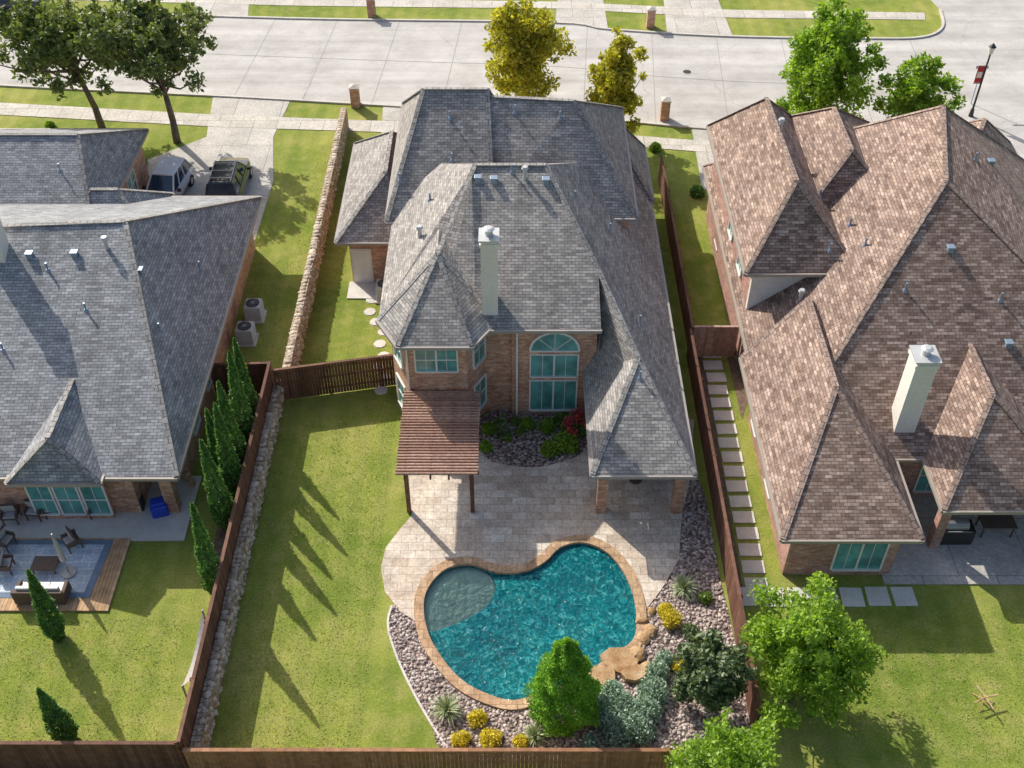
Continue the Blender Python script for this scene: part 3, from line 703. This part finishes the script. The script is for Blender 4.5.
grill(18.2,28.9,1.5)
b=B()
b.box(19.4,20.8,28.9,29.7,.68,.74)
for x in (19.45,20.68):
    for y in (28.95,29.6): b.box(x,x+.06,y,y+.06,.06,.68)
b.make('patio_table',M['wicker'])

bpy.context.view_layer.update()
dg=bpy.context.evaluated_depsgraph_get()
def rooftop(x,y):
    ok,loc,nr,_,_,_=scene.ray_cast(dg,Vector((x,y,30)),Vector((0,0,-1))); return loc.z if ok else 3
def vent(par,x,y,kind):
    z=rooftop(x,y); b=B()
    if kind==0:
        b.cyl((x,y,z-.05),(x,y,z+.38),.05,.05,8,0); b.cyl((x,y,z-.06),(x,y,z+.06),.13,.07,8,0)
        b.make('vent_pipe',M['bluegrey'],par,uv=False)
    elif kind==1:
        b.rbox((x,y),.26,.26,z-.1,z+.16); b.rbox((x,y),.34,.34,z+.16,z+.21); b.make('box_vent',M['bluegrey'],par,uv=False,bevel=.02)
    else:
        b.cyl((x,y,z-.05),(x,y,z+.5),.09,.09,10,0); b.cyl((x,y,z+.5),(x,y,z+.6),.17,.12,10,0); b.make('flue_vent',M['lgrey'],par,uv=False)
def zfit(u,v,guess=7):
    z=guess
    for _ in range(12):
        x,y=G(u,v,z); z=.5*z+.5*rooftop(x,y)
    return G(u,v,z)
for u,v,k in [(478,180,1),(494,181,1),(512,172,0),(525,178,2),(546,182,1),(575,198,0),(452,160,0),(430,200,0),(420,237,2),(400,180,0),(640,322,0),(610,230,0),(515,112,0),(560,118,0),(450,118,0),(640,378,0)]:
    x,y=zfit(u,v); vent(hs,x,y,k)
for u,v,k in [(107,248,2),(140,272,1),(30,256,1),(75,255,1),(48,270,0),(86,310,0),(60,170,0),(3,350,0),(160,330,0),(200,268,0)]:
    x,y=zfit(u,v,5); vent(hl,x,y,k)
for u,v,k in [(780,130,2),(830,250,0),(800,300,2),(975,160,0),(990,165,1),(850,225,0),(1008,345,1),(865,245,0),(905,290,0),(950,250,1),(820,195,0),(1000,300,0)]:
    x,y=zfit(u,v,6); vent(hr,x,y,k)

# ------------------------------------------------------------------ fences
def fence(name,p,q,h,mat,bw=.14,rail=True,side=1,post=True,capw=.1):
    e=empty(name,(p[0],p[1],0)); b=B(); dx,dy=q[0]-p[0],q[1]-p[1]; L=math.hypot(dx,dy); r=(dx/L,dy/L,0); n=(-dy/L*side,dx/L*side,0)
    k=0; o=(p[0],p[1],0)
    while k*bw<L:
        hh=h+random.uniform(-.012,.012); b.fbox(o,r,n,(0,0,1),k*bw,min(k*bw+bw-.008,L),random.uniform(0,.006),.025,.03,hh); k+=1
    b.make('pickets',mat,e)
    b=B()
    for z in (.35,h*.55,h-.25): b.fbox(o,r,n,(0,0,1),0,L,-.05,-.004,z,z+.09)
    if rail:
        k=0
        while k<L: b.fbox(o,r,n,(0,0,1),k,min(k+2.39,L),-.07,.06,h+.014,h+.05+random.uniform(0,.006)); k+=2.4
    if post:
        k=0
        while k<L: b.fbox(o,r,n,(0,0,1),k,k+.1,-.15,-.055,0,h-.02); k+=2.4
    b.make('rails_and_posts',mat,e); return e
fence('wooden_fence',(-11.15,18.6),(-11.15,37.6),2.1,M['fence'],side=-1)
fence('wooden_fence',(-11.0,37.2),(-5.4,38.3),1.9,M['fence'],side=-1)
fence('wooden_fence',(-14.0,37.6),(-11.2,37.7),1.9,M['fence'],side=-1)
fence('wooden_fence',(-11.05,18.5),(5.4,18.5),1.75,M['fenceB'],side=-1)
fence('wooden_fence',(-40,18.7),(-11.2,18.7),1.85,M['fence'],side=-1)
fence('wooden_fence',(8.58,20.0),(8.58,40.3),1.75,M['fence'],side=1)
fence('wooden_fence',(8.72,40.45),(8.72,56),1.7,M['fence'],side=1)
fence('wooden_gate',(8.75,40.3),(10.9,40.3),1.9,M['perg'],side=-1)
def wx(y): return -10.98 if y<37.5 else -10.6
b=B()
y=18.8
while y<60:
    hgt=.95+random.uniform(-.05,.05) if y<37.5 else 1.45+random.uniform(-.04,.04); L=random.uniform(1.6,2.4)
    b.box(wx(y)-.12,wx(y)+.24,y,y+L-.004,0,hgt); y+=L
b.make('stone_wall',M['stone'])
b=B(); random.seed(11)
y=18.8
while y<60:
    h0=.95 if y<37.5 else 1.46
    b.rock((wx(y)+.07+random.uniform(-.06,.06),y,h0),random.uniform(.13,.21),.35,n=6); y+=random.uniform(.22,.34)
for k in range(1100):
    y=random.uniform(18.8,60); h0=.9 if y<37.5 else 1.4
    b.rock((wx(y)+.22,y,random.uniform(.05,h0)),random.uniform(.07,.15),.7,n=5)
b.make('wall_cap_stones',M['capstone'],uv=False)
flat('soil_strip',[(-12.3,27),(-11.2,27),(-11.2,37.5),(-12.6,37.5)],.01,M['mulch'])
b=B()
for k in range(17): b.rbox((9.8+random.uniform(-.03,.03),26.6+k*.87),.92,.64,0,.05,random.uniform(-.02,.02))
b.make('stepping_stones',M['paver'],bevel=.01)
b=B()
for k in range(7): b.rbox((9.35+k*1.03,26.0+random.uniform(-.03,.03)),.88,.9,0,.052,random.uniform(-.02,.02))
b.make('paver_path',M['paver'],bevel=.01)
b=B()
for u,v in [(384,332),(380,344),(384,356),(379,367),(386,378),(381,390),(376,322),(370,312),(372,300)]:
    p=G(u,v); b.cyl((p[0],p[1],0),(p[0],p[1],.04),.33,.3,9)
b.make('round_stepping_stones',M['paver'],uv=False)
flat('side_soil',GL([(690,330),(700,335),(745,600),(733,602)]),.01,M['mulch'])
flat('side_soil',GL([(722,335),(735,335),(748,400),(742,420)]),.012,M['mulch'])
# ------------------------------------------------------------------ trees
tree('oak_tree',-26.0,62,9.8,4.4,3.0,M['lf_oak'],11000,.16,130,tr=.2,cl=.16,lean=(-1.3,0),limbs=50)
tree('oak_tree',-20.9,60.4,9.9,3.8,3.2,M['lf_oak'],10000,.16,120,tr=.2,cl=.16,lean=(-.1,0),limbs=45)
tree('yellow_elm_tree',.7,62.6,8.7,3.0,1.6,M['lf_yel'],17000,.14,120,taper=.35,cl=.27)
tree('yellow_elm_tree',6.2,60.4,7.4,2.35,.9,M['lf_yel'],13500,.13,100,taper=.45,cl=.27)
tree('elm_tree',18.6,59.6,9.6,3.5,.9,M['lf_grn'],18000,.14,130,taper=.4,cl=.24)
tree('elm_tree',23.4,57.6,7.6,2.7,.7,M['lf_grn'],13500,.13,110,taper=.4,cl=.24)
tree('elm_tree',10.2,21.4,5.7,2.6,.4,M['lf_grn'],22000,.085,150,taper=.3,cl=.22,tr=.09)
tree('elm_tree',6.9,17.4,4.8,2.0,.5,M['lf_grn'],13000,.08,100,taper=.2,cl=.24,tr=.08)
tree('magnolia_tree',7.0,21.3,3.9,1.45,.4,M['lf_mag'],8500,.10,60,taper=.3,cl=.3,tr=.09)
cone_tree('arborvitae_tree',1.85,20.9,4.6,1.32,M['lf_cone'],26000,.052,.60,fat=.2)
for x,y,h,r in [(-11.75,26.2,5.4,.5),(-17.4,24.1,4.2,.5),(-15.7,19.8,3.4,.5),(-11.95,29.6,5.2,.55),(-11.85,31.2,5.6,.55),(-11.95,32.7,5.4,.55),(-11.9,34.2,5.7,.55),(-11.95,35.6,5.2,.5),(-12.5,31.9,4.6,.45)]:
    cone_tree('cypress_tree',x,y,h,r,M['lf_cyp'],5500,.065,.75,fat=.3,lean=random.uniform(-.15,.15))
for u,v,r in [(672,622,.48),(664,612,.32),(461,741,.38),(478,722,.4),(491,742,.46),(521,744,.32),(680,668,.38)]:
    p=G(u,v); bush('golden_shrub',p[0],p[1],r,M['lf_gold'],1500,.045)
for u,v,r in [(447,712,.8),(683,590,.75),(535,738,.6)]:
    p=G(u,v); tuft('ornamental_grass',p[0],p[1],r,M['lf_agave'])
C=[];R=[]
for u,v,r in [(612,695,.45),(620,708,.55),(610,725,.6),(630,730,.65),(645,715,.6),(652,695,.6),(657,675,.45),(664,662,.35),(640,735,.55),(604,708,.45),(618,742,.5)]:
    p=G(u,v); C.append((p[0],p[1],.28)); R.append(r)
P=inblobs(C,R,15000,3); P[:,2]=np.abs(P[:,2])*.9; leaves('juniper_shrub',P,.055,M['lf_jun'])
for u,v,r,m in [(697,195,.5,'lf_cyp'),(655,150,.4,'lf_grn'),(50,127,.35,'lf_grn'),(140,165,.5,'lf_mid'),(724,340,.25,'lf_mid'),(738,352,.3,'lf_mid'),(745,375,.25,'lf_mid'),(705,600,.3,'lf_mid'),(590,748,.4,'lf_jun'),(690,635,.4,'lf_mag')]:
    p=G(u,v); bush('shrub',p[0],p[1],r,M[m],1200,.07)
L=[]
for k in range(1500):
    L.append((random.uniform(-30,14),random.uniform(19,64),.02))
leaves('fallen_leaves',L,.035,M['lf_dry'],up=5)
T=[]
for x0,x1,y0,y1 in [(-10.6,-5.4,19,37),(-30,-12.6,19,25),(10.6,26,19,25.3),(-10.2,-9,38.5,60),(-13.9,-11.3,38.5,48),(-12,-9,48,60)]:
    k=int((x1-x0)*(y1-y0)*90); T.append(np.stack([np.random.uniform(x0,x1,k),np.random.uniform(y0,y1,k),np.full(k,.03)],1))
leaves('turf',np.concatenate(T),.038,M['lf_turf'],up=.8,aspect=.3)

# ------------------------------------------------------------------ vehicles
def car(name,x,y,ang,L,W,H,paint,rack=False):
    e=empty(name,(x,y,0)); ca,sa=math.cos(ang),math.sin(ang)
    def X(p): return (x+p[0]*ca-p[1]*sa,y+p[0]*sa+p[1]*ca,p[2])
    hw=W/2; zb=.3; belt=H*.56
    st=[(-L/2,hw*.80,belt*.82),(-L/2+.12,hw*.93,belt*.97),(-L/2+.7,hw,belt),(0,hw,belt),(L/2-1.35,hw,belt*.98),(L/2-.6,hw*.97,belt*.9),(L/2-.12,hw*.88,belt*.78),(L/2,hw*.72,belt*.62)]
    rows=[]; b=B()
    for sx,w,t in st:
        rows.append([(sx,-w*.92,zb),(sx,-w,zb+.25),(sx,-w*.99,t*.8),(sx,-w*.9,t),(sx,-w*.4,t+.03),(sx,w*.4,t+.03),(sx,w*.9,t),(sx,w*.99,t*.8),(sx,w,zb+.25),(sx,w*.92,zb)])
    for i in range(len(rows)-1):
        for k in range(9): b.poly([X(rows[i][k]),X(rows[i][k+1]),X(rows[i+1][k+1]),X(rows[i+1][k])])
    b.poly([X(p) for p in rows[0]]); b.poly([X(p) for p in rows[-1][::-1]])
    b.make('body',M[paint],e,uv=False,smooth=False,fix=True)
    x0,x1=-L/2+.25,L/2-1.35; tx0,tx1=x0+.35,x1-.85
    bt=[(x0,-hw*.88,belt),(x1,-hw*.86,belt),(x1,hw*.86,belt),(x0,hw*.88,belt)]
    tp=[(tx0,-hw*.7,H-.07),(tx1,-hw*.68,H-.07),(tx1,hw*.68,H-.07),(tx0,hw*.7,H-.07)]
    b=B()
    for i in range(4):
        j=(i+1)%4; b.poly([X(bt[i]),X(bt[j]),X(tp[j]),X(tp[i])])
    b.make('windows',M['cglass'],e,uv=False)
    b=B()
    rp=[(tx0-.06,-hw*.72,H-.08),(tx1+.06,-hw*.7,H-.08),(tx1+.06,hw*.7,H-.08),(tx0-.06,hw*.72,H-.08)]; rq=[(p[0]*.97,p[1]*.9,H) for p in rp]
    b.poly([X(p) for p in rq])
    for i in range(4):
        j=(i+1)%4; b.poly([X(rp[i]),X(rp[j]),X(rq[j]),X(rq[i])]); b.beam(X(bt[i]),X(tp[i]),.09,.07)
    for f in (.38,.68):
        for s in (-1,1): b.beam(X((x0+(x1-x0)*f,s*hw*.87,belt)),X((tx0+(tx1-tx0)*f,s*hw*.7,H-.07)),.09,.05)
    b.make('roof_panel',M[paint],e,uv=False,fix=True)
    b=B()
    for wx_ in (-L/2+.85,L/2-.9):
        for s in (-1,1):
            b.cyl(X((wx_,s*(hw-.22),.34)),X((wx_,s*(hw+.01),.34)),.35,.35,18,0); b.cyl(X((wx_,s*(hw+.005),.34)),X((wx_,s*(hw+.03),.34)),.2,.18,12,1)
    b.make('wheels',[M['tyre'],M['lgrey']],e,uv=False)
    b=B()
    for s in (-1,1):
        b.fbox(X((-L/2+.0,s*hw*.66,belt*.62)),(ca,sa,0),(-sa,ca,0),(0,0,1),-.03,.1,-.12,.12,0,.28,0)
        b.fbox(X((L/2-.1,s*hw*.6,belt*.55)),(ca,sa,0),(-sa,ca,0),(0,0,1),-.03,.13,-.16,.16,0,.14,1)
        b.fbox(X((x1-.35,s*(hw+.08),belt-.02)),(ca,sa,0),(-sa,ca,0),(0,0,1),-.08,.08,-.1,.1,0,.16,2)
    b.fbox(X((-L/2,0,.35)),(ca,sa,0),(-sa,ca,0),(0,0,1),-.06,.06,-hw*.8,hw*.8,0,.2,2)
    b.make('lights_mirrors_bumper',[M['red'],M['white'],M['black']],e,uv=False)
    if rack:
        b=B()
        for s in (-1,1): b.beam(X((tx0,s*hw*.6,H+.07)),X((tx1,s*hw*.6,H+.07)),.04,.04)
        for f in (.15,.5,.85): b.beam(X((tx0+(tx1-tx0)*f,-hw*.6,H+.09)),X((tx0+(tx1-tx0)*f,hw*.6,H+.09)),.05,.03)
        b.make('roof_rack',M['grey'],e,uv=False)
car('suv_car',-16.5,54.8,math.pi/2+.03,5.0,2.02,1.9,'carK',True)
car('suv_car',-20.0,54.2,math.pi/2+3.14-.12,4.6,1.9,1.7,'carW')
car('pickup_car',-37.5,79.5,.05,5.4,2.0,1.85,'carK')
# ------------------------------------------------------------------ street things
def mailbox(u,v):
    x,y=G(u,v); e=empty('brick_mailbox',(x,y,0)); b=B(); b.box(x-.28,x+.28,y-.28,y+.28,0,1.35); b.make('pillar',M['brick'],e)
    b=B(); b.box(x-.33,x+.33,y-.33,y+.33,1.352,1.42); b.poly([(x-.3,y-.3,1.42),(x+.3,y-.3,1.42),(x,y,1.56)]); b.poly([(x+.3,y-.3,1.42),(x+.3,y+.3,1.42),(x,y,1.56)]); b.poly([(x+.3,y+.3,1.42),(x-.3,y+.3,1.42),(x,y,1.56)]); b.poly([(x-.3,y+.3,1.42),(x-.3,y-.3,1.42),(x,y,1.56)]); b.make('cap',M['kerb'],e)
    b=B(); b.box(x-.14,x+.14,y+.27,y+.31,.95,1.2); b.make('mailbox_door',M['black'],e)
for u,v in [(356,106),(664,119),(372,16),(650,27)]: mailbox(u,v)
x,y=29.6,63.6; e=empty('street_lamp',(x,y,0)); b=B()
b.cyl((x,y,0),(x,y,.5),.16,.11,12); b.cyl((x,y,.5),(x,y,4.3),.07,.055,10); b.beam((x-.5,y,3.5),(x,y,3.5),.03,.03); b.beam((x-.5,y,2.3),(x,y,2.3),.03,.03); b.make('pole',M['black'],e,uv=False)
b=B(); b.cyl((x,y,4.3),(x,y,4.75),.12,.2,10); b.make('lantern',M['white'],e,uv=False); b=B(); b.cyl((x,y,4.76),(x,y,5.0),.24,.03,10); b.make('lantern_top',M['black'],e,uv=False)
b=B(); b.box(x-.48,x-.06,y-.01,y+.01,2.34,3.46); b.make('banner',M['red'],e); b=B(); b.box(x-.42,x-.12,y-.022,y-.012,2.7,3.1); b.make('banner_panel',M['white'],e)
b=B(); b.cyl((x+.5,y+1.6,0),(x+.5,y+1.6,2.6),.03,.03,8); b.box(x+.1,x+.9,y+1.58,y+1.6,2.5,2.68,0); b.make('street_name_sign',M['bluegrey'],uv=False)
p=G(982,703); e=empty('lawn_sprinkler',(p[0],p[1],0)); b=B()
b.cyl((p[0],p[1],0),(p[0],p[1],.45),.03,.025,8)
for a in (.2,1.9,3.6,5.0): b.beam((p[0],p[1],.42),(p[0]+.5*math.cos(a),p[1]+.5*math.sin(a),.4),.04,.04)
for a in (0,2.1,4.2): b.beam((p[0],p[1],.25),(p[0]+.45*math.cos(a),p[1]+.45*math.sin(a),0),.03,.03)
b.make('arms',M['wood'],e,uv=False)
b=B(); A=Vector((*G(208,632),1.1)); Z=Vector((*G(190,702),1.1)); prev=None
for k in range(13):
    t=k/12; c=A.lerp(Z,t)+Vector((.12*math.sin(math.pi*t),0,-.55*math.sin(math.pi*t))); w=.2*math.sin(math.pi*t)+.03
    if prev: b.poly([prev[0]+Vector((-prev[1],0,.06)),prev[0]+Vector((prev[1],0,.06)),c+Vector((w,0,.06)),c+Vector((-w,0,.06))])
    prev=(c,w)
b.cyl((A.x,A.y+.1,0),(A.x,A.y+.1,1.3),.04,.04,8); b.cyl((Z.x,Z.y-.1,0),(Z.x,Z.y-.1,1.3),.04,.04,8)
b.make('hammock',M['cush'],uv=False)
# ------------------------------------------------------------------ left neighbour patio
b=B()
xx=-24.5
while xx<-15.9:
    b.box(xx,xx+.135,25.3,28.9,.0,.09); xx+=.145
b.make('patio_border_deck',M['wood'])
flat('patio_slab',[(-24,28.9),(-16.2,28.9),(-16.2,30.3),(-24,30.3)],.07,M['paver'],thick=.06)
flat('patio_rug',[(-21.9,25.9),(-16.7,25.9),(-16.5,28.8),(-21.9,28.8)],.105,M['rugB'],thick=.01)
flat('patio_rug',[(-21.6,26.15),(-16.98,26.15),(-16.8,28.55),(-21.6,28.55)],.112,M['rug'],thick=.004)
def chair(x,y,ang,mat='wicker'):
    e=empty('patio_chair',(x,y,0)); ca,sa=math.cos(ang),math.sin(ang)
    def bx(b,u0,u1,v0,v1,z0,z1,mi=0): b.fbox((x,y,.1),(ca,sa,0),(-sa,ca,0),(0,0,1),u0,u1,v0,v1,z0,z1,mi)
    b=B()
    for u in (-.3,.26):
        for v in (-.28,.24): bx(b,u,u+.05,v,v+.05,0,.4)
    bx(b,-.3,.31,-.28,.29,.34,.4); bx(b,-.34,-.27,-.3,.3,.4,.62); bx(b,.28,.35,-.3,.3,.4,.62)
    b.fbox((x,y,.1),(ca,sa,0),(-sa,ca,.25),(sa*.25,-ca*.25,1),-.3,.31,.24,.3,.4,.95); b.make('frame',M[mat],e,uv=False)
    b=B(); bx(b,-.26,.27,-.27,.2,.405,.5); b.fbox((x,y,.1),(ca,sa,0),(-sa,ca,.25),(sa*.25,-ca*.25,1),-.26,.27,.16,.235,.5,.9); b.make('cushion',M['cush'],e,uv=False,bevel=.03)
for u,v,a in [(14,522,.1),(38,518,-.1),(55,515,.2),(90,515,-.3),(8,548,1.3),(75,548,-.9),(8,572,1.7)]:
    p=G(u,v); chair(p[0],p[1],a)
x,y=G(45,598); e=empty('patio_sofa',(x,y,0)); b=B()
b.box(x-1,x+1,y-.4,y+.4,.12,.42); b.box(x-1,x+1,y-.4,y-.25,.42,.85); b.box(x-1,x-.85,y-.25,y+.4,.42,.65); b.box(x+.85,x+1,y-.25,y+.4,.42,.65); b.make('frame',M['wicker'],e,bevel=.02)
b=B()
for k in range(3): b.box(x-.84+k*.565,x-.84+k*.565+.55,y-.2,y+.38,.425,.56); b.box(x-.84+k*.565,x-.84+k*.565+.55,y-.245,y-.1,.57,.95)
b.make('cushions',M['white'],e,bevel=.03)
x,y=G(48,570); b=B(); b.box(x-.5,x+.5,y-.35,y+.35,.4,.46)
for a in (-.45,.4):
    for c in (-.3,.25): b.box(x+a,x+a+.05,y+c,y+c+.05,.1,.4)
b.make('coffee_table',M['wicker'])
x,y=G(70,575); e=empty('closed_umbrella',(x,y,0)); b=B(); b.cyl((x,y,.1),(x,y,.2),.3,.3,14); b.cyl((x,y,.2),(x,y,2.6),.025,.025,8); b.make('pole',M['grey'],e,uv=False)
b=B(); b.cyl((x,y,1.0),(x,y,2.0),.13,.09,10); b.cyl((x,y,2.0),(x,y,2.55),.09,.03,10); b.make('canopy',M['cush'],e,uv=False)
b=B()
for u,v in [(188,480),(193,486),(165,478)]:
    p=G(u,v); b.cyl((p[0],p[1],.05),(p[0],p[1],.4),.13,.18,10)
b.make('flower_pot',M['coping'],uv=False)
# ------------------------------------------------------------------ light & camera
E=math.radians(36); az=(-.63,.777)
sun=bpy.data.lights.new('sun','SUN'); sun.energy=5; sun.angle=math.radians(.5); sun.color=(1,.94,.83)
so=bpy.data.objects.new('sun',sun); scene.collection.objects.link(so)
d=Vector((-az[0]*math.cos(E),-az[1]*math.cos(E),-math.sin(E))); so.rotation_euler=d.to_track_quat('-Z','Y').to_euler(); so.location=(-30,60,60)
w=bpy.data.worlds.new('World'); scene.world=w; w.use_nodes=True; nt=w.node_tree
sk=nt.nodes.new('ShaderNodeTexSky'); sk.sky_type='NISHITA'; sk.sun_disc=False; sk.sun_elevation=E; sk.sun_rotation=math.radians(-39)
sk.dust_density=3.0; sk.ozone_density=.6
bg=nt.nodes['Background']; nt.links.new(sk.outputs[0],bg.inputs[0]); bg.inputs[1].default_value=.15
scene.view_settings.view_transform='Standard'; scene.view_settings.look='None'; scene.view_settings.exposure=0
cam=bpy.data.cameras.new('camera'); cam.sensor_width=36; cam.lens=36*F_/1024; cam.clip_end=2000; cam.clip_start=.5
co=bpy.data.objects.new('camera',cam); co.location=(0,0,H_); co.rotation_euler=(math.pi/2-math.asin(S_),0,0); scene.collection.objects.link(co); scene.camera=co
